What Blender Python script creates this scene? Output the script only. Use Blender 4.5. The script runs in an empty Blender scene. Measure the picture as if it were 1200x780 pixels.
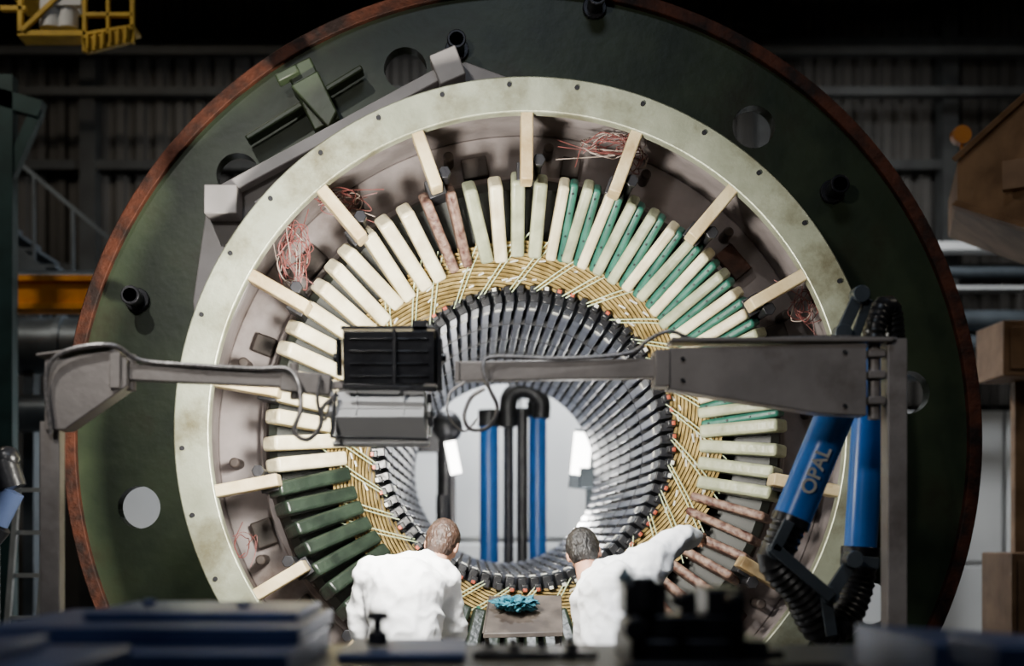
import bpy, bmesh, math, random
from mathutils import Vector, Matrix, noise
random.seed(7)
F=1600.0; CX=554.0; CY=625.0; ZC=2.2
def P(px,py,d): return Vector(((px-CX)*d/F, d, ZC-(py-CY)*d/F))
AX,AZ=0.29,2.75
pi=math.pi
scene=bpy.context.scene
# ---------------------------------------------------------------- materials
def mat(name,c1,c2=None,rough=0.5,metal=0.0,scale=6.0,bump=0.0,bscale=None,stretch=(1,1,1),detail=6,lo=0.35,hi=0.65,c3=None,emit=None,estr=0,c3r=(0.52,0.7),c3s=0.35):
    m=bpy.data.materials.new(name); m.use_nodes=True
    nt=m.node_tree; n=nt.nodes; l=nt.links
    b=n['Principled BSDF']; b.inputs['Roughness'].default_value=rough; b.inputs['Metallic'].default_value=metal
    tc=n.new('ShaderNodeTexCoord'); mp=n.new('ShaderNodeMapping'); mp.inputs['Scale'].default_value=stretch
    l.new(tc.outputs['Object'],mp.inputs['Vector'])
    if c2 is None: c2=tuple(x*0.75 for x in c1)
    nz=n.new('ShaderNodeTexNoise'); nz.inputs['Scale'].default_value=scale; nz.inputs['Detail'].default_value=detail
    l.new(mp.outputs[0],nz.inputs['Vector'])
    cr=n.new('ShaderNodeValToRGB'); cr.color_ramp.elements[0].position=lo; cr.color_ramp.elements[1].position=hi
    cr.color_ramp.elements[0].color=(*c2,1); cr.color_ramp.elements[1].color=(*c1,1)
    l.new(nz.outputs['Fac'],cr.inputs['Fac']); out=cr.outputs['Color']
    if c3 is not None:
        n2=n.new('ShaderNodeTexNoise'); n2.inputs['Scale'].default_value=scale*c3s; n2.inputs['Detail'].default_value=10; n2.inputs['Roughness'].default_value=.65
        l.new(tc.outputs['Object'],n2.inputs['Vector'])
        r2=n.new('ShaderNodeValToRGB'); r2.color_ramp.elements[0].position=c3r[0]; r2.color_ramp.elements[1].position=c3r[1]
        l.new(n2.outputs['Fac'],r2.inputs['Fac'])
        mx=n.new('ShaderNodeMixRGB'); mx.inputs[2].default_value=(*c3,1)
        l.new(r2.outputs['Color'],mx.inputs[0]); l.new(out,mx.inputs[1]); out=mx.outputs[0]
    l.new(out,b.inputs['Base Color'])
    if bump>0:
        bp=n.new('ShaderNodeBump'); bp.inputs['Strength'].default_value=bump; bp.inputs['Distance'].default_value=0.02
        nb=n.new('ShaderNodeTexNoise'); nb.inputs['Scale'].default_value=bscale or scale*4; nb.inputs['Detail'].default_value=5
        l.new(mp.outputs[0],nb.inputs['Vector']); l.new(nb.outputs['Fac'],bp.inputs['Height']); l.new(bp.outputs[0],b.inputs['Normal'])
    if emit:
        b.inputs['Emission Color'].default_value=(*emit,1); b.inputs['Emission Strength'].default_value=estr
    return m
M={}
M['green']=mat('green_paint',(0.056,0.078,0.038),(0.028,0.042,0.022),0.42,0,3,0.10,16,c3=(0.024,0.018,0.009),c3s=.5)
M['rust']=mat('rusty_steel',(0.12,0.032,0.013),(0.022,0.010,0.007),0.7,0.2,9,0.5,30)
M['rustd']=mat('dark_rust_pad',(0.07,0.025,0.014),(0.02,0.011,0.008),0.7,0.1,9,0.5,30)
M['cream']=mat('machined_flange',(0.48,0.51,0.385),(0.33,0.35,0.255),0.33,0.35,4,0.10,30,c3=(0.15,0.13,0.07),c3r=(.46,.72),c3s=.8)
M['mauve']=mat('primer_grey',(0.30,0.26,0.255),(0.16,0.138,0.135),0.55,0,3,0.1,20,c3=(0.07,0.045,0.035))
M['mauved']=mat('primer_dark',(0.06,0.045,0.04),(0.018,0.013,0.010),0.6,0,5,0.2,20)
M['plate']=mat('frame_grey',(0.30,0.275,0.27),(0.21,0.195,0.19),0.5,0,3,0.05)
M['blk_cream']=mat('resin_block_cream',(0.84,0.77,0.53),(0.60,0.52,0.33),0.36,0,8,0.2,30)
M['blk_pale']=mat('resin_block_pale_green',(0.42,0.44,0.29),(0.24,0.26,0.165),0.36,0,8,0.2,30)
M['blk_green']=mat('resin_block_dark_green',(0.021,0.034,0.023),(0.008,0.014,0.010),0.33,0,8,0.2,30)
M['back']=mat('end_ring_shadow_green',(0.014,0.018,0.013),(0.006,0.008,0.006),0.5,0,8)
M['blk_teal']=mat('teal_laminate',(0.028,0.145,0.105),(0.016,0.085,0.063),0.4,0,8,0.1,30)
M['blk_rust']=mat('red_brown_wrap',(0.28,0.185,0.14),(0.07,0.026,0.021),0.5,0,26,0.4,40)
M['wood']=mat('tan_spacer',(0.74,0.62,0.38),(0.50,0.38,0.20),0.5,0,4,0.2,30,c3=(0.30,0.19,0.08))
M['gold']=mat('varnished_winding',(0.56,0.42,0.17),(0.26,0.18,0.06),0.3,0.2,16,0.3,40)
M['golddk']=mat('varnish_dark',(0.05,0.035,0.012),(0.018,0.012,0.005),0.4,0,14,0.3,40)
M['cord']=mat('tie_cord',(0.62,0.72,0.46),(0.44,0.54,0.32),0.5,0,20)
M['black']=mat('black_insulation',(0.020,0.021,0.025),(0.009,0.009,0.011),0.28,0,8,0.1)
M['bar']=mat('slot_wedge',(0.21,0.225,0.285),(0.10,0.11,0.145),0.28,0.15,4,0.1,20)
M['core']=mat('core_dark',(0.008,0.008,0.011),(0.004,0.004,0.006),0.6,0,8)
M['red']=mat('copper_red_cap',(0.45,0.10,0.05),(0.28,0.05,0.03),0.35,.2)
M['white']=mat('white_cap',(0.75,0.75,0.70),(0.55,0.55,0.50),0.4)
M['wire']=mat('red_wire',(0.25,0.075,0.07),(0.12,0.035,0.03),0.5)
M['wirep']=mat('pale_wire',(0.45,0.36,0.32),(0.3,0.24,0.2),0.5)
M['steel']=mat('arm_grey_paint',(0.34,0.305,0.285),(0.25,0.225,0.21),0.42,0.1,5,0.1,30,c3=(0.13,0.105,0.09))
M['steeld']=mat('dark_steel',(0.05,0.05,0.055),(0.025,0.025,0.03),0.4,0.6,8,0.1)
M['silver']=mat('white_lamp_enamel',(0.94,0.94,0.93),(0.88,0.88,0.87),0.2,0.0,4)
M['blue']=mat('blue_tube_paint',(0.015,0.17,0.62),(0.012,0.135,0.50),0.3,0,5)
M['rubber']=mat('black_hose',(0.015,0.015,0.017),(0.008,0.008,0.008),0.35,0,9)
M['conduit']=mat('grey_conduit',(0.30,0.28,0.27),(0.14,0.13,0.13),0.35,0.4,60)
M['yellow']=mat('yellow_crane_paint',(0.62,0.40,0.03),(0.44,0.28,0.02),0.5,0,6)
M['orange']=mat('orange_crane_paint',(0.90,0.34,0.02),(0.70,0.25,0.015),0.5,0,6)
M['tan']=mat('tan_crane_box',(0.36,0.21,0.11),(0.20,0.11,0.055),0.6,0,4,0.1)
M['corr']=mat('corrugated_sheet',(0.06,0.055,0.05),(0.034,0.032,0.029),0.5,0.3,1.2)
M['floor']=mat('concrete_floor',(0.10,0.095,0.09),(0.06,0.058,0.055),0.6,0,2,0.1)
M['darkwall']=mat('dark_wall_paint',(0.04,0.04,0.04),(0.025,0.025,0.025),0.7,0,1)
M['whitewall']=mat('white_panel',(0.70,0.71,0.71),(0.60,0.61,0.62),0.5,0,1)
M['duct']=mat('duct_grey_blue',(0.12,0.145,0.17),(0.07,0.085,0.10),0.4,0.5,3)
M['beam']=mat('dark_beam',(0.028,0.03,0.029),(0.015,0.015,0.015),0.6,0.1,4)
M['teal']=mat('dark_teal_steel',(0.02,0.06,0.06),(0.01,0.035,0.035),0.5,0.1,4)
M['suit']=mat('white_coverall',(0.90,0.91,0.93),(0.86,0.87,0.89),0.8,0,9,0.3,14)
M['skin']=mat('skin',(0.50,0.27,0.18),(0.42,0.21,0.14),0.5,0,12)
M['hairb']=mat('brown_hair',(0.045,0.021,0.012),(0.018,0.009,0.006),0.5,0,40,0.6,90,stretch=(1,1,0.3))
M['hairk']=mat('black_hair',(0.015,0.012,0.010),(0.006,0.005,0.005),0.45,0,40,0.6,90,stretch=(1,1,0.3))
M['rag']=mat('blue_rag',(0.03,0.22,0.30),(0.008,0.07,0.11),0.8,0,45,0.5)
M['board']=mat('brown_board',(0.085,0.07,0.06),(0.035,0.028,0.025),0.5,0,8)
M['bedblue']=mat('blued_steel_plate',(0.12,0.17,0.34),(0.07,0.10,0.22),0.4,0.3,3)
M['glow']=mat('lamp_glass_lit',(1,1,1),(1,1,1),0.5,emit=(1,0.98,0.92),estr=14)
M['eye']=mat('eye',(0.6,0.6,0.6),(0.5,0.5,0.5),0.2)
M['oran']=mat('orange_plastic',(0.55,0.2,0.02),(0.4,0.14,0.02),0.4)
M['palebl']=mat('pale_blue_metal',(0.30,0.42,0.48),(0.2,0.3,0.35),0.4,0.3)
# ---------------------------------------------------------------- mesh builder
class MB:
    def __init__(s): s.v=[];s.f=[];s.m=[]
    def add(s,vs,fs,mi=0):
        o=len(s.v); s.v+= [Vector(a) for a in vs]; s.f+=[tuple(i+o for i in f) for f in fs]; s.m+=[mi]*len(fs)
    def boxv(s,c,a,b,d,mi=0):
        c=Vector(c);a=Vector(a);b=Vector(b);d=Vector(d)
        vs=[c+sa*a+sb*b+sd*d for sa in(-1,1) for sb in(-1,1) for sd in(-1,1)]
        s.add(vs,[(0,1,3,2),(4,6,7,5),(0,4,5,1),(2,3,7,6),(0,2,6,4),(1,5,7,3)],mi)
    def box(s,x0,x1,y0,y1,z0,z1,mi=0):
        s.boxv(((x0+x1)/2,(y0+y1)/2,(z0+z1)/2),((x1-x0)/2,0,0),(0,(y1-y0)/2,0),(0,0,(z1-z0)/2),mi)
    def beam(s,p1,p2,w,h,mi=0,up=(0,1,0)):
        p1=Vector(p1);p2=Vector(p2);d=(p2-p1); u=Vector(up); 
        if abs(d.normalized().dot(u))>0.98: u=Vector((1,0,0))
        a=d.cross(u).normalized(); b=a.cross(d).normalized()
        s.boxv((p1+p2)/2,d/2,a*w/2,b*h/2,mi)
    def prism(s,pts,vec,mi=0):
        pts=[Vector(p) for p in pts]; vec=Vector(vec); n=len(pts)
        vs=pts+[p+vec for p in pts]
        fs=[tuple(range(n)),tuple(range(2*n-1,n-1,-1))]+[(i,(i+1)%n,n+(i+1)%n,n+i) for i in range(n)]
        s.add(vs,fs,mi)
    def cyl(s,p1,p2,r1,r2=None,n=24,mi=0,caps=True):
        if r2 is None:r2=r1
        p1=Vector(p1);p2=Vector(p2);d=(p2-p1).normalized(); u=Vector((0,0,1)) if abs(d.z)<0.9 else Vector((1,0,0))
        a=d.cross(u).normalized(); b=d.cross(a)
        vs=[p1+(a*math.cos(t)+b*math.sin(t))*r1 for t in [2*pi*i/n for i in range(n)]]
        vs+=[p2+(a*math.cos(t)+b*math.sin(t))*r2 for t in [2*pi*i/n for i in range(n)]]
        fs=[(i,(i+1)%n,n+(i+1)%n,n+i) for i in range(n)]
        if caps: fs+=[tuple(range(n-1,-1,-1)),tuple(range(n,2*n))]
        s.add(vs,fs,mi)
    def sph(s,c,r,mi=0,nu=16,nv=10,rot=None):
        c=Vector(c); r=Vector(r) if not isinstance(r,(int,float)) else Vector((r,r,r))
        vs=[];fs=[]
        for j in range(1,nv):
            t=pi*j/nv
            for i in range(nu):
                p=2*pi*i/nu
                q=Vector((r.x*math.sin(t)*math.cos(p),r.y*math.sin(t)*math.sin(p),r.z*math.cos(t)))
                if rot: q=rot@q
                vs.append(c+q)
        q=Vector((0,0,r.z)); q2=-q
        if rot: q=rot@q;q2=rot@q2
        vs.append(c+q);vs.append(c+q2);T=len(vs)-2;B=T+1
        for j in range(nv-2):
            for i in range(nu):
                k=(i+1)%nu; fs.append((j*nu+i,j*nu+k,(j+1)*nu+k,(j+1)*nu+i))
        for i in range(nu):
            k=(i+1)%nu; fs.append((T,k,i)); fs.append((B,(nv-2)*nu+i,(nv-2)*nu+k))
        s.add(vs,fs,mi)
    def cap(s,p1,p2,r1,r2,mi=0,n=16):
        s.cyl(p1,p2,r1,r2,n,mi); s.sph(p1,r1,mi,n,8); s.sph(p2,r2,mi,n,8)
    def lathe(s,prof,n=128,mi=0,cx=AX,cz=AZ,closed=True,a0=0,a1=2*pi):
        full=abs(a1-a0-2*pi)<1e-6; m=len(prof); nn=n if full else n+1
        vs=[]
        for i in range(nn):
            a=a0+(a1-a0)*i/n
            for r,y in prof: vs.append((cx+r*math.cos(a),y,cz+r*math.sin(a)))
        fs=[]
        for i in range(n):
            k=(i+1)%nn if full else i+1
            for j in range(m if closed else m-1):
                q=(j+1)%m; fs.append((i*m+j,i*m+q,k*m+q,k*m+j))
        if not full and closed: fs+=[tuple(range(m)),tuple(range((nn-1)*m+m-1,(nn-1)*m-1,-1))]
        s.add(vs,fs,mi)
    def tube(s,pts,r,n=8,sub=6,mi=0,ribs=0,spline=True):
        pts=[Vector(p) for p in pts]
        if spline and len(pts)>2:
            q=[];ext=[2*pts[0]-pts[1]]+pts+[2*pts[-1]-pts[-2]]
            for i in range(1,len(ext)-2):
                a,b,c,d=ext[i-1:i+3]
                for k in range(sub):
                    t=k/sub; q.append(0.5*((2*b)+(c-a)*t+(2*a-5*b+4*c-d)*t*t+(3*b-a-3*c+d)*t**3))
            q.append(pts[-1]); pts=q
        if ribs:
            L=[0]
            for i in range(1,len(pts)): L.append(L[-1]+(pts[i]-pts[i-1]).length)
            N=max(4,int(L[-1]/ribs)*2); out=[]; j=0
            for k in range(N+1):
                t=L[-1]*k/N
                while j<len(L)-2 and L[j+1]<t: j+=1
                f=(t-L[j])/max(1e-9,L[j+1]-L[j]); out.append(pts[j].lerp(pts[j+1],f))
            pts=out
        m=len(pts); vs=[]; a=None
        for i,p in enumerate(pts):
            d=(pts[min(i+1,m-1)]-pts[max(i-1,0)]).normalized()
            if a is None:
                u=Vector((0,0,1)) if abs(d.z)<0.9 else Vector((1,0,0)); a=d.cross(u).normalized()
            a=(a-d*a.dot(d)).normalized(); b=d.cross(a)
            rr=r*(0.9 if ribs and i%2 else 1.0)
            vs+=[p+(a*math.cos(2*pi*k/n)+b*math.sin(2*pi*k/n))*rr for k in range(n)]
        fs=[(i*n+k,i*n+(k+1)%n,(i+1)*n+(k+1)%n,(i+1)*n+k) for i in range(m-1) for k in range(n)]
        fs+=[tuple(range(n-1,-1,-1)),tuple((m-1)*n+k for k in range(n))]
        s.add(vs,fs,mi)
    def build(s,name,mats,parent=None,bevel=0,smooth=True,ang=0.6,seg=2):
        me=bpy.data.meshes.new(name); me.from_pydata([tuple(v) for v in s.v],[],s.f)
        if not isinstance(mats,(list,tuple)): mats=[mats]
        for k in mats: me.materials.append(M[k])
        me.polygons.foreach_set('material_index',s.m)
        bm=bmesh.new(); bm.from_mesh(me); bmesh.ops.recalc_face_normals(bm,faces=bm.faces); bm.to_mesh(me); bm.free()
        if smooth:
            me.shade_smooth(); me.set_sharp_from_angle(angle=ang)
        ob=bpy.data.objects.new(name,me); scene.collection.objects.link(ob)
        if parent: ob.parent=parent
        if bevel:
            b=ob.modifiers.new('bevel','BEVEL'); b.width=bevel; b.segments=seg; b.limit_method='ANGLE'; b.angle_limit=0.7
        return ob
def empty(name):
    e=bpy.data.objects.new(name,None); e.empty_display_size=0.1; scene.collection.objects.link(e); return e
def evalmesh(ob):
    bpy.context.view_layer.update()
    dg=bpy.context.evaluated_depsgraph_get(); me=bpy.data.meshes.new_from_object(ob.evaluated_get(dg))
    ob.modifiers.clear(); ob.data=me; return me
def pol(a,r,y):
    t=math.radians(a); return Vector((AX+r*math.cos(t),y,AZ+r*math.sin(t)))
# ================================================================= STATOR
st=empty('generator_stator')
m=MB(); m.lathe([(1.80,8.0),(2.63,8.0),(2.63,8.12),(1.80,8.12)],160)
disc=m.build('green_end_disc','green',st)
c=MB()
for a in (190,7,53.5,137,107.5,233,307,270,335): c.cyl(pol(a,2.28,7.8),pol(a,2.28,8.4),0.125,n=40)
cut=c.build('cutter','green')
bo=disc.modifiers.new('b','BOOLEAN'); bo.object=cut; bo.operation='DIFFERENCE'; bo.solver='EXACT'
me=evalmesh(disc); me.shade_smooth(); me.set_sharp_from_angle(angle=0.5)
bpy.data.objects.remove(cut)
m=MB(); m.lathe([(2.605,7.95),(2.68,7.95),(2.68,8.16),(2.605,8.16)],200)
m.build('rusty_rim','rust',st,bevel=0.006)
m=MB(); m.lathe([(1.69,7.25),(1.88,7.25),(1.88,7.33),(1.69,7.33)],160)
m.build('front_flange_ring','cream',st,bevel=0.008)
m=MB()
for i in range(32):
    a=3+i*360/32; m.cyl(pol(a,1.835,7.243),pol(a,1.835,7.26),0.013,n=12)
m.build('flange_bolt_holes','core',st)
m=MB(); m.lathe([(1.78,7.33),(1.84,7.33),(1.84,8.0),(1.78,8.0)],128)
m.build('housing_shell','mauve',st)
m=MB(); m.lathe([(0.9,7.99),(1.78,7.99),(1.78,8.05),(0.9,8.05)],128)
m.lathe([(1.30,7.90),(1.52,7.90),(1.52,7.99),(1.30,7.99)],128)
m.build('cavity_back_plate','mauve',st,bevel=0.01)
m=MB(); m.lathe([(0.93,8.12),(1.92,8.12),(1.92,12.5),(0.93,12.5)],96)
for y in (9.2,10.3,11.4,12.4): m.lathe([(1.92,y),(2.1,y),(2.1,y+.08),(1.92,y+.08)],96)
m.build('stator_frame_body','green',st)
m=MB()
for i in range(18):
    a=100+20*i
    if i%3!=1:
        rr=pol(a,1.60,7.96); t=math.radians(a); r=Vector((math.cos(t),0,math.sin(t))); tg=Vector((-math.sin(t),0,math.cos(t)))
        m.boxv(rr,r*0.06,tg*random.uniform(.05,.13),(0,.035,0),random.choice([0,1]))
for i in range(18):
    a=100+20*i; t=math.radians(a); r=Vector((math.cos(t),0,math.sin(t))); tg=Vector((-math.sin(t),0,math.cos(t)))
    m.boxv(pol(a,1.45,7.86),r*0.022,tg*.20,(0,.05,0),0)
    m.cyl(pol(a+5,1.66,7.80),pol(a+5,1.66,7.99),.03,n=16,mi=0)
m.build('recess_pads',['mauved','rustd'],st,bevel=0.01)
m=MB(); k=MB()
for i in range(18):
    a=90+20.2*(i if i<9 else i-18)
    t=math.radians(a); r=Vector((math.cos(t),0,math.sin(t))); tg=Vector((-math.sin(t),0,math.cos(t))); y=Vector((0,1,0))
    L=random.uniform(1.34,1.40)
    ax=(r*(1.70-L)/2+y*-0.015)
    m.boxv(pol(a,(1.70+L)/2,7.36),ax,tg*0.033,y*0.085)
    k.boxv(pol(a,1.43,7.56),r*.05,tg*.05,y*.10)
    k.cyl(pol(a-2.6,1.46,7.35),pol(a-2.6,1.46,7.75),.022,n=12)
    k.cyl(pol(a-2.6,1.46,7.33),pol(a-2.6,1.46,7.37),.036,n=6)
m.build('tan_spacers','wood',st,bevel=0.008); k.build('spacer_clamps','steeld',st,bevel=0.004)
names=['blk_cream','blk_pale','blk_green','blk_teal','blk_rust']
m=MB(); N=68
h=MB()
for i in range(N):
    a=90+1.8+i*360/N; a=(a%360)
    t=math.radians(a); r=Vector((math.cos(t),0,math.sin(t))); tg=Vector((-math.sin(t),0,math.cos(t))); y=Vector((0,1,0))
    long=(r*0.185-y*0.14); mid=pol(a,1.225,7.60); nrm=(r*0.14+y*0.185).normalized()
    w=0.040;plate=False
    if 104<a<114: mi=4; w=.028
    elif 84<a<104: mi=random.choice([0,1,1]); w=.037
    elif 100<=a<192: mi=0
    elif 4<a<=84: mi=random.choice([0,1,1]) if a<45 else random.choice([0,0,1]); plate=True; w=.030
    elif a<=4 or a>345: mi=1; w=.036
    elif 192<=a<280: mi=2; w=.041
    elif 308<a<=345: mi=4; w=.024
    else: mi=2
    j=random.uniform(-.012,.012)
    tw=random.uniform(-.012,.012)
    m.boxv(mid+r*j+y*.05,long*random.uniform(.97,1.03)+tg*tw,tg*w+y*random.uniform(-.004,.004),nrm*0.075,mi)
    if plate:
        m.boxv(mid+tg*-0.056+y*0.06,long*1.02,tg*0.024,nrm*0.05,3)
        for q in(-.8,-.3,.3,.8):
            p=mid+tg*-0.056+y*.06+long*q-nrm*.05; h.cyl(p-nrm*.004,p+nrm*.004,.007,n=8)
m.build('coil_end_blocks',names,st,bevel=0.018,seg=3)
h.build('laminate_screws','black',st)
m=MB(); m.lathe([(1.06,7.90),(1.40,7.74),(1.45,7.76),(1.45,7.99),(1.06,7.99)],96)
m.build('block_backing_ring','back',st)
def cone(u): return 0.885+0.235*u, 8.0-0.24*u
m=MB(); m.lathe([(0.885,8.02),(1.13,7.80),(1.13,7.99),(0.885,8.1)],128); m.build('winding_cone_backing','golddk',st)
m=MB()
NS=66
for i in range(NS):
    a0=i*360/NS; pts=[]
    for k in range(13):
        u=k/12; R,Y=cone(u); a=a0+66*u; pts.append((a,R,Y-0.012+.006*noise.noise(Vector((i*3.1,k*.3,0)))))
    vs=[];w=0.0066
    for a,R,Y in pts:
        vs+=[pol(a,R-w,Y+w*1.1),pol(a,R-w*.8,Y+w*1.1-.02),pol(a,R+w*.8,Y-w*1.1-.02),pol(a,R+w,Y-w*1.1)]
    fs=[(q*4+c2,q*4+c2+1,q*4+c2+5,q*4+c2+4) for q in range(12) for c2 in range(3)]
    m.add(vs,fs)
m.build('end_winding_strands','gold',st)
m=MB()
for i in range(110):
    a=random.uniform(0,360); u=random.uniform(.08,.9); R,Y=cone(u); t=math.radians(a+10)
    tg=Vector((-math.sin(t),0,math.cos(t))); r=Vector((math.cos(t-.17),0,math.sin(t-.17)))
    m.boxv(pol(a,R,Y-.034),tg*random.uniform(.010,.026),r*.0045,(0,.005,0))
m.build('winding_packers','white',st)
m=MB()
NC=34
for i in range(NC):
    a=i*360/NC+random.uniform(-1.5,1.5); sw=random.uniform(14,20)
    for o in (0,1.7):
        A_=pol(a+o,cone(0)[0]-.03,cone(0)[1]-.075); B_=pol(a+o-sw,cone(1.05)[0]+.02,cone(1.05)[1]-.03)
        mid=(A_+B_)/2; md=mid-Vector((AX,mid.y,AZ)); mid=mid+Vector((0,-.02,0))+md.normalized()*.008
        m.tube([A_,mid,B_],.0034,n=6,sub=4)
m.build('tie_cords','cord',st)
m=MB()
m.tube([pol(255,1.0,7.76),pol(259,1.12,7.66)],.012,n=6); m.tube([pol(259.5,1.0,7.76),pol(254.5,1.12,7.66)],.012,n=6)
m.build('green_cross_mark','blk_teal',st)
m=MB(); m.lathe([(0.885,8.0),(0.93,8.0),(0.93,12.5),(0.885,12.5)],96); m.build('bore_core','core',st)
NB=72
m=MB(); e=MB(); cp=MB()
for i in range(NB):
    a=i*360/NB; t=math.radians(a); r=Vector((math.cos(t),0,math.sin(t))); tg=Vector((-math.sin(t),0,math.cos(t))); y=Vector((0,1,0))
    m.boxv(pol(a,.850,10.40),r*.032,tg*.0235,y*2.10)
    e.boxv(pol(a,.848,8.14),r*.040,tg*.0255,y*.16)
    e.boxv(pol(a+.9,.868,7.96),r*.022,tg*.020,y*.05)
    mi=random.choice([0,0,1,2])
    if mi<2: cp.boxv(pol(a+.9,.878,7.91),r*.010,tg*.012,y*.012,mi)
    if random.random()<.8: cp.boxv(pol(a,.806,8.26),r*.004,tg*.018,y*.03,1)
m.build('slot_wedges','bar',st,bevel=0.006); e.build('bar_ends','black',st,bevel=0.006); cp.build('bar_end_caps',['red','white'],st,bevel=.003)
m=MB()
for y in (8.9,9.6,10.3,11.0,11.7,12.45): m.lathe([(0.8165,y),(0.885,y),(0.885,y+.02),(0.8165,y+.02)],96)
m.build('bore_vent_rings','core',st)
d=7.62
m=MB(); 
pl=[P(600,92,d),P(545,72,d),P(243,236,d),P(226,352,d),P(232,420,d),P(262,395,d),P(330,250,d),P(450,160,d),P(560,125,d)]
m.prism(pl,(0,.06,0)); 
m.beam(P(262,226,d-.08),P(540,76,d-.08),.07,.10)
m.beam(P(300,240,d-.03),P(520,120,d-.03),.035,.05)
m.boxv(P(262,238,d-.1),(.09,0,.0),(0,.10,0),(0,0,.08))
m.boxv(P(525,82,d-.1),(.07,0,.03),(0,.09,0),(-.03,0,.08))
m.build('side_frame_plate','plate',st,bevel=.008)
m=MB()
m.beam(P(290,165,7.9),P(425,82,7.9),.035,.12); m.beam(P(350,78,7.82),P(385,150,7.82),.16,.14)
m.beam(P(325,95,7.75),P(350,82,7.75),.05,.10); m.prism([P(340,100,7.7),P(372,82,7.7),P(395,130,7.7),P(385,150,7.7)],(0,.2,0))
m.build('lifting_bracket','green',st,bevel=.01)
m=MB()
for px,py in ((152,345),(535,45),(985,215),(700,-6)):
    p=P(px,py,7.8); m.cyl(p,(p.x,8.0,p.z),.045,n=24); m.cyl(p,p+Vector((0,.03,0)),.055,n=24); m.cyl(p+Vector((0,.17,0)),p+Vector((0,.2,0)),.07,n=24)
m.build('lifting_pins','steeld',st,bevel=.005)
def tangle(mb,px,py,d,sx,sz,n,r=.0028):
    c=P(px,py,d)
    for i in range(n):
        ph=random.uniform(0,6.28); pts=[]; o=Vector((random.uniform(-.4,.4)*sx,0,random.uniform(-.4,.4)*sz)); st_=random.uniform(.6,1.3); K=random.randint(4,9)
        for k in range(K):
            t=ph+k*st_
            pts.append(c+o+Vector((sx*math.cos(t)*random.uniform(.3,1.2),random.uniform(-.05,.05),sz*math.sin(t)*random.uniform(.3,1.2))))
        if random.random()<.4: pts.append(c+Vector((sx*random.uniform(-2,2),.05,sz*random.uniform(-2,2))))
        mb.tube(pts,r,n=5,sub=5,mi=random.choice([0,0,0,1]))
m=MB()
tangle(m,345,300,7.5,.08,.17,15);tangle(m,400,238,7.55,.12,.06,11);tangle(m,715,172,7.6,.15,.06,13);tangle(m,745,180,7.6,.05,.09,7)
tangle(m,940,362,7.6,.08,.10,8);tangle(m,290,640,7.7,.06,.10,4);tangle(m,930,610,7.7,.06,.08,4)
m.build('thermocouple_wires',['wire','wirep'],st)
m=MB(); m.prism([P(574,698,7.42),P(658,697,7.42),P(660,740,7.14),P(566,742,7.14)],(0,.0,-.025)); 
m.tube([P(574,698,7.42),P(566,742,7.14)],.006,n=6)
for x in (570,652): m.beam(P(x,738,7.16),P(x+4,790,7.35),.02,.02)
ob=m.build('work_board','board',bevel=.004)
m=MB(); m.sph((0,0,0),(.095,.08,.032),nu=72,nv=48)
for i,v in enumerate(m.v):
    q=Vector((v.x/.095,v.y/.08,v.z/.032)).normalized(); f=1+.5*noise.noise(q*3.1)+.45*noise.noise(q*9)+.25*noise.noise(q*22); m.v[i]=P(605,714,7.27)+Vector((v.x*f,v.y*f,v.z*f+.032+.02*noise.noise(q*5)))
m.build('blue_rag','rag',smooth=True,ang=3.0)
m=MB()
for x in (-1.3,1.3):
    m.prism([(AX+x-.5,8.3,0.0),(AX+x+.5,8.3,0.0),(AX+x*1.05+.45,8.3,AZ-math.sqrt(2.1**2-min(2.0,abs(x*1.05+.45))**2)-.02),(AX+x*1.05-.45,8.3,AZ-math.sqrt(2.1**2-min(2.0,abs(x*1.05-.45))**2)-.02)],(0,3.9,0))
m.build('support_cradle','steeld',st)
# ================================================================= WORK PLATFORM
m=MB(); m.box(-1.6,2.0,5.85,7.15,.44,.50)
for x in (-1.5,-.3,.9,1.9):
    for y in (5.95,7.05): m.box(x-.04,x+.04,y-.04,y+.04,0,.44)
m.box(-1.6,2.0,5.9,5.95,.15,.2)
m.build('work_platform','steeld',bevel=.005)
# ================================================================= LAMP ARMS
D=5.6
la=empty('work_lamp_arm')
m=MB(); a0=P(50,503,D);a1=P(73,503,D)
m.box(a0.x,a1.x,D-.04,D+.04,0,a0.z+.03); m.box(a0.x-.12,a1.x+.12,D-.16,D+.16,0,.03)
m.prism([P(52,421,D-.07),P(134,409,D-.07),P(149,421,D-.07),P(149,452,D-.07),P(76,503,D-.07),P(52,504,D-.07)],(0,.14,0))
m.beam(P(50,419,D),P(136,407,D),.012,.18)
m.boxv(P(141,436,D),(.022,0,0),(0,.09,0),(0,0,.075))
m.beam(P(150,436,D),P(345,445,D),.068,.07); m.beam(P(330,446,D),P(388,452,D),.085,.085)
m.cyl(P(345,425,D),P(345,468,D),.018,n=12); m.cyl(P(154,415,D),P(154,458,D),.02,n=12)
m.beam(P(385,452,D),P(405,450,D),.035,.03)
m.build('arm_steelwork','steel',la,bevel=.005)
m=MB()
m.tube([P(60,508,D-.11),P(54,440,D-.11),P(75,412,D-.11),P(130,404,D-.10),P(165,422,D-.05),P(230,428,D-.05),P(300,432,D-.05),P(336,432,D-.06),P(350,450,D-.1),P(352,480,D-.12),P(345,505,D-.12),P(360,515,D-.12),P(375,500,D-.1),P(378,478,D-.08),P(395,462,D-.05)],.0105,n=8,ribs=.008)
m.tube([P(375,440,D-.06),P(372,470,D-.1),P(380,492,D-.08),P(388,470,D-.04)],.008,n=8,ribs=.008)
m.build('flexible_conduit','conduit',la)
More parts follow.
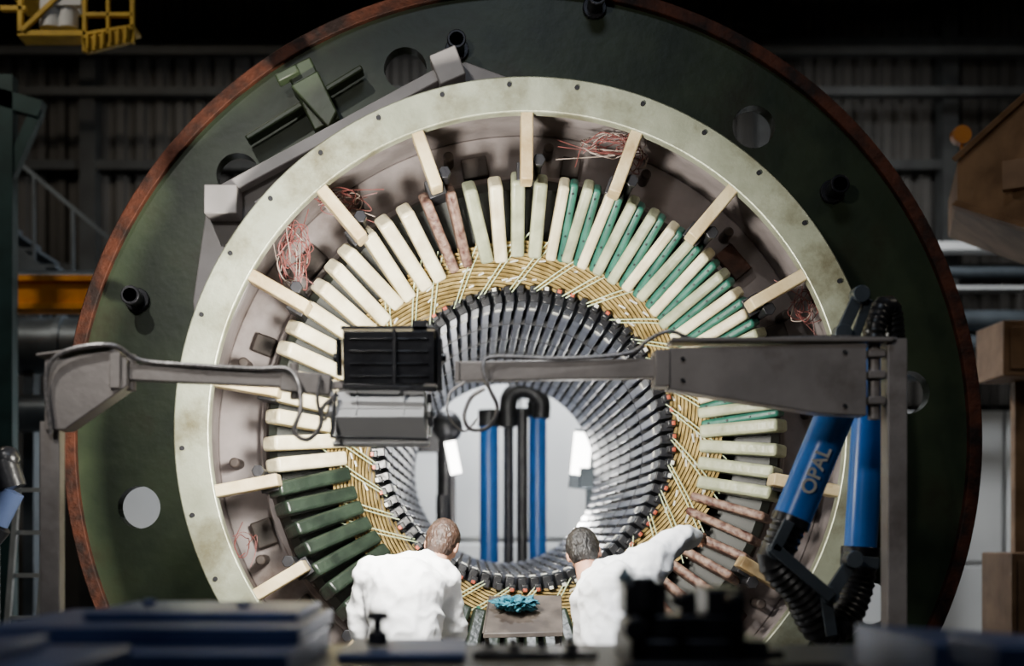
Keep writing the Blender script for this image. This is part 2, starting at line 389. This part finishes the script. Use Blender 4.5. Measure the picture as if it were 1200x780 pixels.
def lamphead(parent,c0,w,hh,dep,tilt,bodymat,finned):
    R=Matrix.Rotation(tilt,3,'X'); m=MB(); g=MB()
    def T(x,y,z): return c0+R@Vector((x,y,z))
    X=Vector((1,0,0));Y=R@Vector((0,1,0));Z=R@Vector((0,0,1))
    b=[T(-w*.46,-dep/2,-hh*.42),T(w*.46,-dep/2,-hh*.42),T(w*.46,-dep/2,hh*.42),T(-w*.46,-dep/2,hh*.42)]
    f=[T(-w/2,dep/2,-hh/2),T(w/2,dep/2,-hh/2),T(w/2,dep/2,hh/2),T(-w/2,dep/2,hh/2)]
    m.add(b+f,[(0,1,2,3),(7,6,5,4),(0,4,5,1),(1,5,6,2),(2,6,7,3),(3,7,4,0)])
    if finned:
        for i in range(4):
            m.boxv(T(0,-dep/2-.003,-hh*.30+i*hh*.2),X*w*.40,Y*.005,Z*.003)
    else:
        for q in (-.25,.25): m.boxv(T(q*w,-dep/2-.003,0),X*.003,Y*.004,Z*hh*.38)
        m.boxv(T(0,-dep/2-.003,-hh*.2),X*w*.44,Y*.004,Z*.003)
    for sx in(-1,1):
        m.boxv(T(sx*w*.52,0,0),X*.006,Y*dep*.55,Z*hh*.3); m.cyl(T(sx*w*.5,0,0),T(sx*w*.58,0,0),.018,n=12)
    m.boxv(T(0,dep/2+.008,hh*.5),X*w*.52,Y*.012,Z*.008); m.boxv(T(0,dep/2+.008,-hh*.5),X*w*.52,Y*.012,Z*.008)
    g.boxv(T(0,dep/2+.006,0),X*w*.45,Y*.004,Z*hh*.42)
    m.build('lamp_housing',bodymat,parent,bevel=.006); return g
g=lamphead(la,P(457,419,D),.40,.25,.14,math.radians(6),'black',True); g.build('lamp_glass','glow',la)
g=lamphead(la,P(447,484,D+.02),.385,.20,.14,math.radians(-38),'silver',False); g.build('lamp_glass','glow',la)
m=MB()
m.boxv(P(492,380,D),(.03,0,0),(0,.03,0),(0,0,.014)); m.beam(P(462,385,D-.09),P(462,452,D-.09),.015,.006)
m.beam(P(402,452,D-.09),P(512,456,D-.09),.02,.02); m.beam(P(512,385,D),P(516,458,D),.02,.05)
m.beam(P(503,462,D-.02),P(505,500,D-.02),.02,.06); m.beam(P(394,458,D-.06),P(388,512,D-.12),.012,.02);m.beam(P(388,512,D-.12),P(502,515,D-.12),.012,.02)
m.build('lamp_yoke','black',la,bevel=.003)
ra=empty('support_arm')
m=MB()
m.beam(P(537,436,D),P(770,432,D),.08,.07); m.boxv(P(774,433,D),(.03,0,0),(0,.07,0),(0,0,.075))
m.prism([P(784,407,D-.06),P(1016,402,D-.06),P(1016,487,D-.06),P(960,484,D-.06),P(784,456,D-.06)],(0,.12,0))
m.box(P(784,0,D).x,P(1040,0,D).x,D-.08,D+.08,P(0,403,D).z,P(0,398,D).z)
m.cyl(P(1024,396,D),P(1024,492,D),.025,n=16)
for py in (415,440,470): m.boxv(P(1024,py,D),(.035,0,0),(0,.05,0),(0,0,.016))
q0=P(1036,0,D);q1=P(1059,0,D)
m.box(q0.x,q1.x,D-.05,D+.05,0,P(0,398,D).z)
m.box(q0.x-.12,q1.x+.12,D-.16,D+.16,0,.03)
m.beam(P(536,424,D),P(536,448,D),.02,.09)
m.build('arm_steelwork','steel',ra,bevel=.005)
m=MB()
m.tube([P(1050,397,D-.05),P(960,395,D-.06),P(860,399,D-.06),P(815,398,D-.07),P(785,388,D-.07),P(760,398,D-.06),P(735,414,D-.05),P(660,420,D-.05),P(580,418,D-.06),P(566,428,D-.08),P(572,452,D-.1),P(583,478,D-.1),P(572,500,D-.1),P(552,503,D-.1),P(544,488,D-.1),P(552,466,D-.08),P(568,455,D-.08)],.009,n=8,ribs=.008)
m.tube([P(545,447,D-.05),P(528,460,D-.05),P(524,480,D-.07),P(530,495,D-.07),P(545,505,D-.06),P(560,490,D-.06)],.005,n=8)
m.build('flexible_conduit','conduit',ra)
m=MB()
for px,py in((800,420),(800,445),(990,412),(990,475)):
    m.cyl(P(px,py,D-.07),P(px,py,D-.055),.009,n=8)
m.build('bolts','steeld',ra)
# fume arm
fa=empty('fume_extraction_arm')
E=6.1
m=MB()
m.cyl(P(985,470,E-.2),P(926,612,E-.2),.082,n=32); m.cyl(P(1023,400,E),P(1008,648,E),.072,n=32)
m.build('blue_tubes','blue',fa)
m=MB()
for A,B,tt in ((P(985,470,E-.2),P(926,612,E-.2),.99),(P(1023,400,E),P(1008,648,E),.99),(P(1023,400,E),P(1008,648,E),.02)):
    p=A.lerp(B,tt);q=(B-A).normalized(); m.cyl(p-q*.02,p+q*.02,.086,n=32)
m.build('clamp_rings','black',fa,bevel=.003)
m=MB()
m.tube([P(925,614,E-.2),P(914,640,E-.2),P(908,658,E-.2),P(935,690,E-.18),P(955,715,E-.15)],.078,n=20,ribs=.03)
m.tube([P(1008,650,E),P(1003,690,E),P(985,730,E-.05),P(960,735,E-.1),P(940,700,E-.15)],.078,n=20,ribs=.03)
m.tube([P(1024,402,E),P(1025,382,E),P(1033,362,E+.02),P(1043,362,E+.05),P(1047,390,E+.1),P(1048,430,E+.2)],.052,n=20,ribs=.025)
m.build('flexible_hose','rubber',fa)
m=MB()
m.beam(P(985,392,E-.12),P(1008,342,E-.12),.055,.02); m.beam(P(1000,400,E-.1),P(1018,350,E-.1),.04,.02)
m.beam(P(905,640,E-.3),P(975,700,E-.3),.05,.02); m.beam(P(970,700,E-.22),P(1000,655,E-.2),.06,.02); m.beam(P(966,690,E-.24),P(975,745,E-.24),.05,.02)
m.beam(P(925,610,E-.3),P(908,645,E-.3),.05,.02); m.beam(P(985,655,E-.12),P(1030,660,E-.12),.05,.02)
for px,py in((1008,345),(987,390),(972,697),(908,645),(1000,655)):
    p=P(px,py,E-.25 if py>500 else E-.12); m.cyl(p+Vector((0,-.03,0)),p+Vector((0,.05,0)),.038,n=20)
m.build('hinge_brackets','duct',fa,bevel=.004)
cu=bpy.data.curves.new('lettering','FONT'); cu.body='OPAL'; cu.size=.085; cu.extrude=.004; cu.offset=.0015; cu.align_x='CENTER'; cu.align_y='CENTER'
to=bpy.data.objects.new('lettering',cu); scene.collection.objects.link(to); cu.materials.append(M['white'])
A=P(926,612,E-.2);B=P(985,470,E-.2); dx=(B-A).normalized(); nz=Vector((0,-1,0)); nz=(nz-dx*nz.dot(dx)).normalized(); dy=nz.cross(dx)
R=Matrix((dx,dy,nz)).transposed().to_4x4(); R.translation=A.lerp(B,.42)+nz*.085; to.matrix_world=R
to.parent=fa
# ================================================================= WORKERS
def remeshed(mb,name,mt,parent,vox,sm,disp=None,it=6):
    ob=mb.build(name,mt,None,smooth=False)
    r=ob.modifiers.new('r','REMESH'); r.mode='VOXEL'; r.voxel_size=vox
    s_=ob.modifiers.new('s','SMOOTH'); s_.factor=.5; s_.iterations=it
    me=evalmesh(ob)
    if disp:
        co=[(v.co.copy(),v.normal.copy()) for v in me.vertices]
        for v,(c_,n_) in zip(me.vertices,co): v.co=c_+n_*disp(c_)
    me.shade_smooth(); ob.parent=parent
    if len(me.materials)==0: me.materials.append(M[mt])
    return ob
def wr(p):
    a=noise.noise(Vector((p.x*7+p.z*3,p.y*4,p.z*5-p.x*2))+Vector((3,1,7))); b=noise.noise(Vector((p.x*5+p.z*12,p.y*7,p.z*4-p.x*10))); c=noise.noise(Vector((p.x*14-p.z*6,p.y*9,p.z*9+p.x*4))+Vector((9,2,4)))
    return .036*(0.26-min(abs(a),.5))+.022*(0.22-min(abs(b),.5))+.010*(.2-min(abs(c),.5))
def hand(parent,w,d,n,side,name,mt='skin',curl=.35):
    d=Vector(d).normalized(); n=Vector(n); n=(n-d*n.dot(d)).normalized(); s=d.cross(n)*side
    m=MB(); w=Vector(w)
    m.cap(w-d*.03,w+d*.03,.026,.028)
    for k in range(5):
        o=(k-2)*.016; m.cap(w+d*.02+s*o*.7,w+d*.085+s*o,.016,.0125)
    for k,(o,L) in enumerate(((.030,.072),(.010,.082),(-.011,.076),(-.031,.058))):
        p=w+d*.088+s*o; ang=.12
        for seg in (.45,.3,.25):
            ang+=curl*(1+.15*k); q=p+(d*math.cos(ang)+n*math.sin(ang))*L*seg
            m.cap(p,q,.0088,.0082,n=10); p=q
    p=w+d*.025+s*.028; q=p+(d*.6+s*.75+n*.2).normalized()*.042; m.cap(p,q,.014,.011); r_=q+(d*.85+s*.3+n*.35).normalized()*.035; m.cap(q,r_,.011,.009)
    return remeshed(m,name,mt,parent,.0045,.5,it=2)
def head(parent,c,rotm,hairm):
    T=Matrix.Translation(c)@rotm.to_4x4()
    m=MB(); m.sph((0,0,.015),(.076,.094,.103)); m.sph((0,.028,-.055),(.056,.062,.058)); m.sph((0,.055,-.088),(.026,.024,.02))
    m.cap((0,.088,.02),(0,.108,-.018),.009,.014); m.sph((0,.088,-.052),(.026,.012,.010)); m.sph((0,.082,.03),(.06,.016,.012))
    for sx in(-1,1):
        m.sph((sx*.079,-.004,-.008),(.010,.020,.032)); m.sph((sx*.04,.06,-.02),(.025,.025,.02))
    m.cap((0,-.02,-.05),(0,-.035,-.16),.054,.058)
    ob=remeshed(m,'head','skin',parent,.006,.5,it=3); ob.data.transform(T)
    m=MB()
    for sx in(-1,1): m.sph((sx*.031,.083,.008),.011)
    o2=m.build('eyes','eye',parent); o2.data.transform(T)
    m=MB(); m.sph((0,-.010,.026),(.084,.102,.106),nu=48,nv=32); m.sph((0,-.045,-.03),(.068,.062,.062),nu=32,nv=20)
    hb=remeshed(m,'hair',hairm,parent,.006,.5,it=2)
    bm=bmesh.new(); bm.from_mesh(hb.data)
    bmesh.ops.delete(bm,geom=[v for v in bm.verts if (v.co.y>.035 and v.co.z<.055) or (v.co.y>-.012 and v.co.y<.04 and v.co.z<-.0) or v.co.z<-.088],context='VERTS'); 
    for v in bm.verts: v.co+=v.normal*(.004*noise.noise(v.co*60)+.004*noise.noise(Vector((v.co.x*150,v.co.y*150,v.co.z*30))))
    bm.to_mesh(hb.data); bm.free(); hb.data.shade_smooth(); hb.data.transform(T)
def person(J,hairm,hrot,handdirs):
    w=empty('worker')
    m=MB()
    def c(a,b,ra,rb): m.cap(J[a],J[b],ra,rb,n=20)
    c('pelvis','waist',.175,.17); c('waist','chest',.17,.18)
    m.sph(J['chest'],(.20,.15,.18)); c('chest','ls',.15,.095); c('chest','rs',.15,.095); c('chest','neck',.14,.075); 
    c('ls','neck',.085,.07); c('rs','neck',.085,.07)
    # hood rolled down behind the neck
    nk=J['neck']; m.sph(nk+Vector((0,-.055,.0)),(.115,.075,.05)); m.sph(nk+Vector((.0,-.10,-.045)),(.10,.055,.065)); m.sph(nk+Vector((.0,-.14,-.10)),(.06,.04,.06))
    for s in 'lr':
        c(s+'s',s+'e',.085,.066); c(s+'e',s+'w',.063,.045)
        c('pelvis',s+'h',.16,.13); c(s+'h',s+'k',.12,.085); c(s+'k',s+'a',.083,.062)
    remeshed(m,'coverall','suit',w,.011,.5,wr,it=5)
    for s,sd in (('l',-1),('r',1)):
        dv,nv=handdirs[s]; 
        d=(J[s+'w']-J[s+'e']).normalized() if dv is None else Vector(dv).normalized()
        hand(w,J[s+'w']+d*.035,d,nv,sd,'hand_'+('left' if s=='l' else 'right'))
    head(w,J['head'],hrot,hairm)
    b=MB()
    for s in 'lr':
        a=J[s+'a']; b.cap(a+Vector((0,0,.05)),(a.x,a.y,.60),.055,.055); b.sph((a.x,a.y+.09,.545),(.05,.13,.045)); b.sph((a.x,a.y-.02,.545),(.045,.07,.045))
    remeshed(b,'boots','rubber',w,.012,.5,it=3)
    return w
J={'pelvis':P(484,822,6.33),'waist':P(476,765,6.38),'chest':P(474,698,6.50),'ls':P(434,674,6.58),'rs':P(518,684,6.66),'neck':P(503,662,6.70),'head':P(518,638,6.80),
 'le':P(422,738,6.62),'lw':P(455,748,6.88),'re':P(532,745,6.78),'rw':P(530,740,6.98)}
def legs(J,xl,xr,y):
    for s,x in(('l',xl),('r',xr)):
        J[s+'h']=Vector((x,y,1.36)); J[s+'k']=Vector((x*1.0+(-.02 if s=='l' else .02),y+.10,.98)); J[s+'a']=Vector((x+(-.03 if s=='l' else .03),y-.03,.62))
legs(J,J['pelvis'].x-.10,J['pelvis'].x+.10,6.33)
person(J,'hairb',Matrix.Rotation(-.2,3,'Z')@Matrix.Rotation(-.45,3,'X')@Matrix.Rotation(.15,3,'Y'),{'l':(None,(0,0,-1)),'r':(None,(0,0,-1))})
J={'pelvis':P(730,822,6.33),'waist':P(724,768,6.38),'chest':P(726,702,6.50),'ls':P(692,696,6.62),'rs':P(765,657,6.62),'neck':P(705,672,6.70),'head':P(684,648,6.80),
 'le':P(686,750,6.72),'lw':P(688,748,6.92),'re':P(798,630,6.74),'rw':P(812,628,6.98)}
legs(J,J['pelvis'].x-.10,J['pelvis'].x+.10,6.33)
person(J,'hairk',Matrix.Rotation(-.15,3,'Z')@Matrix.Rotation(-.5,3,'X')@Matrix.Rotation(-.2,3,'Y'),{'l':(None,(0,0,-1)),'r':(None,(0,0,-1))})
# ================================================================= FOREGROUND
m=MB(); m.box(-1.9,2.3,2.3,4.2,1.74,1.86)
for x in(-1.8,-.1,2.1):
    for y in(2.4,4.1): m.box(x-.07,x+.07,y-.07,y+.07,0,1.74)
m.box(-1.8,2.2,3.2,3.3,.3,.42)
m.build('machine_bed','steeld',bevel=.01)
m=MB()
m.box(-1.75,-.42,3.1,4.0,1.862,1.93);m.box(-1.2,-.42,3.3,4.1,1.932,1.975); m.box(-1.0,-.45,3.5,4.05,1.977,2.0)
m.box(-1.7,-.75,2.5,3.0,1.862,1.955); m.box(-1.3,-.9,2.55,2.9,1.957,1.985)
m.box(-.36,-.02,3.6,4.1,1.862,1.885)
for x,y,zz in((-.62,3.7,2.0),(-.9,3.8,2.0),(-1.1,2.8,1.985)): m.cyl((x,y,zz),(x,y,zz+.018),.022,n=6)
m.build('steel_plate_stack','bedblue',bevel=.006)
m=MB()
p0=Vector((-.265,3.8,1.889)); m.cyl(p0,p0+Vector((0,0,.04)),.03,n=16); m.cyl(p0+Vector((0,0,.04)),p0+Vector((0,0,.07)),.015); m.cyl(p0+Vector((0,0,.07)),p0+Vector((0,0,.095)),.035,.03)
m.build('clamping_knob','steeld',bevel=.004)
m=MB()
for i,(x,w_,hh) in enumerate(((.02,.05,.02),(.10,.03,.03),(.17,.05,.015),(.26,.03,.035))):
    m.box(x,x+w_,3.75,3.95,1.862,1.862+hh); m.cyl((x+w_/2,3.85,1.862+hh),(x+w_/2,3.85,1.875+hh),.012,n=10)
m.box(.0,.34,3.70,3.74,1.862,1.878)
m.build('step_clamp_set','steeld',bevel=.003)
m=MB()
m.box(.40,.75,3.45,3.85,1.862,1.93);m.box(.43,.70,3.5,3.7,1.93,1.99);m.box(.60,.70,3.5,3.7,1.99,2.06);m.box(.39,.50,3.5,3.66,1.99,2.075)
m.cyl((.44,3.5,2.0),(.44,3.5,2.09),.03);m.cyl((.56,3.55,1.99),(.56,3.55,2.05),.022);m.cyl((.41,3.42,1.96),(.41,3.6,1.96),.03)
m.cyl((.66,3.48,2.03),(.66,3.40,2.03),.022);m.cyl((.52,3.48,2.03),(.52,3.40,2.03),.018); m.box(.72,.80,3.5,3.7,1.862,1.90)
m.box(.36,.9,3.3,3.42,1.862,1.885)
m.build('clamping_fixture','steeld',bevel=.006)
m=MB(); m.cyl((.395,3.55,2.076),(.395,3.55,2.10),.022,n=12);m.cyl((.395,3.55,2.10),(.395,3.55,2.115),.012,n=12); m.build('fixture_valve','palebl',bevel=.003)
m=MB()
m.prism([(.98,2.9,1.97),(1.6,2.9,1.93),(1.6,2.9,1.862),(.98,2.9,1.862)],(0,.6,0)); m.prism([(1.0,2.6,1.99),(1.6,2.6,1.97),(1.6,2.6,1.90),(1.0,2.6,1.93)],(0,.28,0)); m.box(1.02,1.55,2.65,2.85,1.862,1.92)
m.build('steel_plate_stack','bedblue',bevel=.006)
# ================================================================= ROOM
m=MB(); m.box(-9,10,-3,18.3,-.1,0); m.build('floor','floor')
m=MB(); m.box(-9,10,-3,18.3,10.5,10.6); m.build('ceiling','darkwall')
m=MB(); m.box(-9.1,-9,-3,18.3,0,10.5); m.build('wall_left','darkwall')
m=MB(); m.box(10,10.1,-3,18.3,0,10.5); m.build('wall_right','darkwall')
m=MB(); m.box(-9,10,-3.1,-3,0,10.5); m.build('wall_front','darkwall')
m=MB(); m.box(-9,10,18.15,18.3,0,10.5)
pr=[];x=-9.0
while x<9.8:
    for dx,yy in((0,18.12),(.10,18.12),(.13,18.05),(.23,18.05)): pr.append((x+dx,yy))
    x+=.26
vs=[(a,b,z) for z in(3.9,10.5) for a,b in pr]; n=len(pr)
m.add(vs,[(i,i+1,n+i+1,n+i) for i in range(n-1)])
m.build('wall_back','corr',smooth=False)
m=MB()
for x in (-7.2,-5.0,-2.2,.8,3.8,6.2,8.4): m.box(x-.1,x+.1,17.7,18.0,0,10.5)
for z in (5.65,7.0,8.6): m.box(-8.98,9.98,17.75,17.95,z-.06,z+.06)
m.build('wall_columns','beam')
m=MB(); m.box(4.4,9.98,17.3,17.6,5.80,5.90); m.box(4.4,9.98,17.3,17.6,5.3,5.34); m.build('pipe_rack_beam','whitewall')
m=MB(); m.cyl((4.5,16.4,4.75),(9.98,16.4,4.75),.13);m.cyl((4.5,16.4,4.45),(9.98,16.4,4.45),.13);m.cyl((4.5,16.5,5.35),(9.98,16.5,5.35),.07); m.cyl((4.5,16.3,4.1),(9.98,16.3,4.1),.07)
for x in (5.2,7.0,9.0): m.box(x-.05,x+.05,16.55,16.7,0,5.5)
m.build('wall_pipes','duct')
m=MB()
x=-4.4
while x<9.0:
    top=3.72
    if -1.2<x<2.0: top=4.3
    m.box(x,x+.97,16.9,17.0,0.02,top); m.box(x+.03,x+.94,16.87,16.9,.1,top*.48); m.box(x+.03,x+.94,16.87,16.9,top*.5,top-.06); x+=1.0
m.build('wall_panelling','whitewall',bevel=.006)
m=MB(); m.box(-8.98,9.98,15.0,15.5,8.62,8.76);m.box(-8.98,9.98,15.1,15.4,8.76,9.6); m.box(-8.98,9.98,15.0,15.5,9.6,9.7)
m.build('crane_girder','yellow')
m=MB(); 
for z in (8.1,7.6): m.box(-8.98,9.98,16.8,16.95,z,z+.1)
m.build('crane_runway_rails','beam')
d=11.0
cg=empty('crane_maintenance_cage')
m=MB()
def bb(px0,px1,py0,py1,y0,y1,mi=0):
    a=P(px0,py1,d);b=P(px1,py0,d); m.box(a.x,b.x,y0,y1,a.z,b.z,mi)
bb(20,100,35,42,d,d+.22); m.prism([P(96,44,d),P(100,62,d),P(155,48,d),P(157,32,d)],(0,.06,0)); bb(-10,60,-40,-30,d,d+.9)
for i in range(6): m.beam(P(104+9*i,60-2.2*i,d+.02),P(104+9*i,42-2*i,d+.02),.02,.10)
m.prism([P(96,42,d),P(157,32,d),P(157,32,d)+Vector((0,.25,0)),P(96,42,d)+Vector((0,.25,0))],(0,0,.03))
bb(100,156,14,19,d,d+.05); bb(152,157,-60,50,d,d+.05); bb(96,101,-60,60,d,d+.05);bb(20,26,-60,40,d,d+.05);bb(0,30,6,12,d,d+.05)
bb(124,128,-60,50,d,d+.05); bb(20,157,-65,-58,d,d+.9)
m.beam(P(26,36,d),P(96,-30,d),.04,.04)
m.build('cage_frame','yellow',cg,bevel=.005)
m=MB(); m.cyl(P(60,34,d+.1),P(60,-10,d+.1),.09);m.cyl(P(80,34,d+.1),P(80,5,d+.1),.08); bb(50,95,-2,6,d+.0,d+.2); m.build('hoist_motor','whitewall',cg,bevel=.004)
m=MB(); z0=P(0,366,12).z; z1=P(0,327,12).z; xr=P(118,0,12).x
m.box(-8.98,xr,11.8,12.1,z0,z0+.05);m.box(-8.98,xr,11.8,12.1,z1-.05,z1);m.box(-8.98,xr,11.85,11.92,z0,z1); m.build('orange_crane_beam','orange',bevel=.004)
m=MB(); m.cyl((-8.9,13,3.98),(-3.2,13,3.98),.27,n=40); m.cyl((-8.9,12.5,3.3),(-3.5,12.5,3.3),.17,n=32)
for x in (-5.5,-4.6,-3.9): m.cyl((x-.03,13,3.98),(x+.03,13,3.98),.30,n=40)
m.cyl((-8.9,13.5,4.7),(-3.2,13.5,4.7),.1,n=24)
for x in (-6,-4.2): m.box(x-.05,x+.05,12.9,13.1,0,3.75); m.box(x-.04,x+.04,13.1,13.5,4.25,4.6)
m.build('ventilation_duct','duct')
m=MB(); 
for i in range(16):
    x=-6.9+i*.2; z=7.0-i*.17; 
    m.box(x,x+.22,14.0,14.8,z-.03,z)
m.beam((-6.9,14.0,6.9),(-3.7,14.0,4.2),.22,.04);m.beam((-6.9,14.8,6.9),(-3.7,14.8,4.2),.22,.04)
m.beam((-6.9,14.0,7.9),(-3.7,14.0,5.2),.04,.04)
for i in range(9): m.beam((-6.9+.4*i,14,6.9-.3375*i),(-6.9+.4*i,14,7.9-.3375*i),.03,.03)
m.box(-8.9,-6.8,13.9,14.9,6.9,7.0); m.box(-8,-7.9,14,14.1,0,6.9); m.box(-3.8,-3.7,14.0,14.1,0,4.2)
m.build('steel_staircase','duct')
m=MB(); q=11.4
m.beam(P(8,90,q),P(8,245,q),.14,.14);m.beam(P(-20,110,q),P(50,130,q),.14,.14);m.beam(P(45,130,q),P(5,220,q),.1,.1);m.beam(P(8,245,q),(P(8,245,q).x,q,0),.14,.14); m.beam(P(-30,200,q),P(8,160,q),.1,.1)
m.build('jib_crane_frame','teal')
m=MB()
A=P(22,735,9.5);B=P(38,570,9.5)
for dx in(0,.22): m.beam((A.x+dx-.2,9.5,0),B+Vector((dx-.1,0,0)),.035,.05)
for i in range(9):
    t=i/8.5; p=Vector((A.x-.2,9.5,0)).lerp(B+Vector((-.1,0,0)),t+.05); m.beam(p,p+Vector((.22,0,0)),.025,.03,up=(0,0,1))
m.build('step_ladder','white')
m=MB(); d=6.5
m.cyl(P(-5,612,d),P(14,575,d),.06,n=20,mi=1); m.cyl(P(-28,640,d),P(-4,612,d),.08,n=20,mi=0); m.cyl(P(14,572,d),P(4,540,d),.07,n=20); m.sph(P(8,538,d),.065)
m.cyl((P(-28,640,d).x,d,0),P(-28,640,d),.11,n=24); m.cyl((P(-28,640,d).x,d,0),(P(-28,640,d).x,d,.04),.25,n=24)
m.build('articulated_manipulator',['black','bedblue'])
tb=empty('crane_trolley'); d=10.0
m=MB()
m.prism([P(1122,236,d),P(1122,188,d),P(1200,116,d-.6),P(1290,34,d-1.2),P(1290,290,d-1.2),P(1200,262,d-.6)],(.35,1.2,0))
m.build('trolley_body','tan',tb,bevel=.01)
m=MB(); m.beam(P(1119,240,d-.02),P(1290,294,d-1.23),.05,.05); m.beam(P(1119,186,d-.02),P(1290,32,d-1.23),.04,.05); m.boxv(P(1190,205,d-.6),(.07,-.05,0),(.02,.04,0),(0,0,.10)); m.box(P(1235,0,d).x,P(1255,0,d).x,d+.0,d+.1,P(0,120,d).z,10.5)
m.build('trolley_trim','tan',tb,bevel=.004)
m=MB(); p=P(1128,157,d+.3); m.cyl(p,p+Vector((0,.08,0)),.07,n=24); m.beam(p+Vector((0,.04,0)),P(1128,190,d+.34),.02,.02); m.build('beacon_lamp','oran',tb)
m=MB(); d=11; a=P(1176,440,d);b=P(1240,375,d); m.box(a.x,b.x,d,d+.6,a.z,b.z); m.box(a.x+.05,b.x,d-.02,d,a.z+.05,b.z-.05); m.box(a.x+.25,a.x+.35,d+.4,d+.5,0,a.z); m.build('control_cabinet','tan',bevel=.008)
m=MB(); d=10; a=P(1186,735,d);b=P(1260,648,d); m.box(a.x,b.x,d,d+.6,0.0,b.z); m.box(a.x+.04,b.x,d-.02,d,.1,b.z-.05); m.build('wooden_crate','tan',bevel=.008)
hp=empty('hydraulic_press_stand'); d=13.6
m=MB()
def vc(px,py0,py1,wpx,dd,mi=0):
    a=P(px,py0,dd);b=P(px,py1,dd) if py1 else Vector((a.x,dd,0)); m.cyl(a,b,wpx/2*dd/F,n=28,mi=mi)
vc(573,498,None,22,d);vc(630,485,None,21,d+.1)
m.build('blue_columns','blue',hp)
m=MB(); vc(596,480,None,12,d+.2);vc(612,478,None,13,d-.1);vc(573,480,500,26,d);vc(630,470,488,25,d+.1)
m.tube([P(596,500,d),P(596,470,d),P(605,458,d),P(622,458,d),P(634,470,d),P(634,490,d)],.09,n=16)
m.build('black_columns','steeld',hp)
m=MB(); d2=13.2
vc(523,490,None,22,d2); m.sph(P(523,500,d2),.16); m.boxv(P(500,515,d2),(.12,0,0),(0,.08,0),(0,0,.12)); vc(518,580,None,14,d2-.1)
m.build('pump_column','steeld')
wl=empty('work_light_stand')
m=MB(); c0=P(682,538,13.0); m.boxv(c0,(.10,0,-.01),(0,.05,0),(.03,0,.28)); m.boxv(P(690,560,12.95),(.09,0,0),(0,.05,0),(0,0,.10)); m.cyl(P(690,570,13),(P(690,0,13).x,13,0),.03)
m.build('light_body','duct',wl,bevel=.01)
m=MB(); m.boxv(c0+Vector((-.01,-.055,.05)),(.085,0,-.01),(0,.006,0),(.02,0,.2)); m.build('light_panel','glow',wl)
m=MB(); m.boxv(P(531,536,12.8),(.05,0,.01),(0,.02,0),(-.03,0,.15)); m.build('light_tube','glow',wl)
m=MB(); m.box(P(531,0,12.8).x-.02,P(531,0,12.8).x+.02,12.83,12.87,0,P(0,530,12.8).z); m.build('light_pole','steeld',wl)
# ================================================================= LIGHTS
def light(name,kind,loc,target,power,size=.5,color=(1,1,1),spot=60,blend=.5,sy=None):
    L=bpy.data.lights.new(name,kind); L.energy=power; L.color=color
    if kind=='AREA':
        L.size=size
        if sy: L.shape='RECTANGLE'; L.size_y=sy
    elif kind=='SPOT': L.spot_size=math.radians(spot); L.spot_blend=blend; L.shadow_soft_size=size
    else: L.shadow_soft_size=size
    o=bpy.data.objects.new(name,L); scene.collection.objects.link(o); o.location=loc
    o.rotation_euler=(Vector(target)-Vector(loc)).to_track_quat('-Z','Y').to_euler(); return o
light('flood_light','AREA',P(455,425,D+.22),P(420,370,8),165,.30,(1,.95,.84))
light('flood_light','AREA',P(447,482,D+.24),P(580,520,8.5),50,.25,(1,.96,.88))
light('overhead_light','SPOT',(-3.2,1.5,8.2),(-.3,7.6,2.7),2100,.08,(1,.98,.93),spot=34,blend=1)
light('overhead_light','SPOT',(0.2,5.0,7.5),(0.25,6.6,2.0),2400,.08,(.95,.98,1),spot=22,blend=.6)
light('front_fill','SPOT',(-1.6,1.0,4.6),(.2,5.6,3.3),250,.2,(1,.95,.9),spot=62,blend=.6)  # unseen front light added to brighten the camera side of the arms
light('overhead_light','AREA',(.3,14.6,7.0),(.4,16.9,2.8),700,1.6,(.95,.98,1),sy=.5)
light('overhead_light','AREA',(5,14.6,7.5),(6,16.9,2.0),80,1.6,(.95,.98,1),sy=.5)
light('overhead_light','AREA',(-4.5,11.0,9.9),(-5,16,5),28,1.5,(1,.9,.75))
light('overhead_light','AREA',(6.0,11.5,9.9),(6,16,5),20,1.5,(1,.92,.8))
light('overhead_light','AREA',(-5.5,8.0,9.5),(-5,12.5,5.5),120,.8,(1,.9,.75))  # unseen light added to lift the dim orange crane beam
light('overhead_light','AREA',(7.0,6.0,9.0),(6.5,10,5),45,.8,(1,.9,.75))  # unseen light added to brighten the crane trolley
light('overhead_light','AREA',(0,1.5,8.5),(0,3.4,1.9),80,1.5,(.75,.85,1))  # unseen bluish fill added above the foreground plates
light('work_flood','AREA',(1.0,12.85,2.3),(.0,9.0,3.6),32,.3,(1,.98,.95))
w=bpy.data.worlds.new('World'); scene.world=w; w.use_nodes=True
w.node_tree.nodes['Background'].inputs[0].default_value=(.35,.45,.55,1); w.node_tree.nodes['Background'].inputs[1].default_value=.005
# ================================================================= CAMERA
cd=bpy.data.cameras.new('camera'); cam=bpy.data.objects.new('camera',cd); scene.collection.objects.link(cam)
cam.location=(0,0,ZC); cam.rotation_euler=(pi/2,0,0); cd.sensor_width=36; cd.sensor_fit='HORIZONTAL'; cd.lens=48
cd.shift_x=(600-CX)/1200; cd.shift_y=(CY-390)/1200; cd.clip_end=100
cd.dof.use_dof=True; cd.dof.focus_distance=7.2; cd.dof.aperture_fstop=1.0
scene.camera=cam
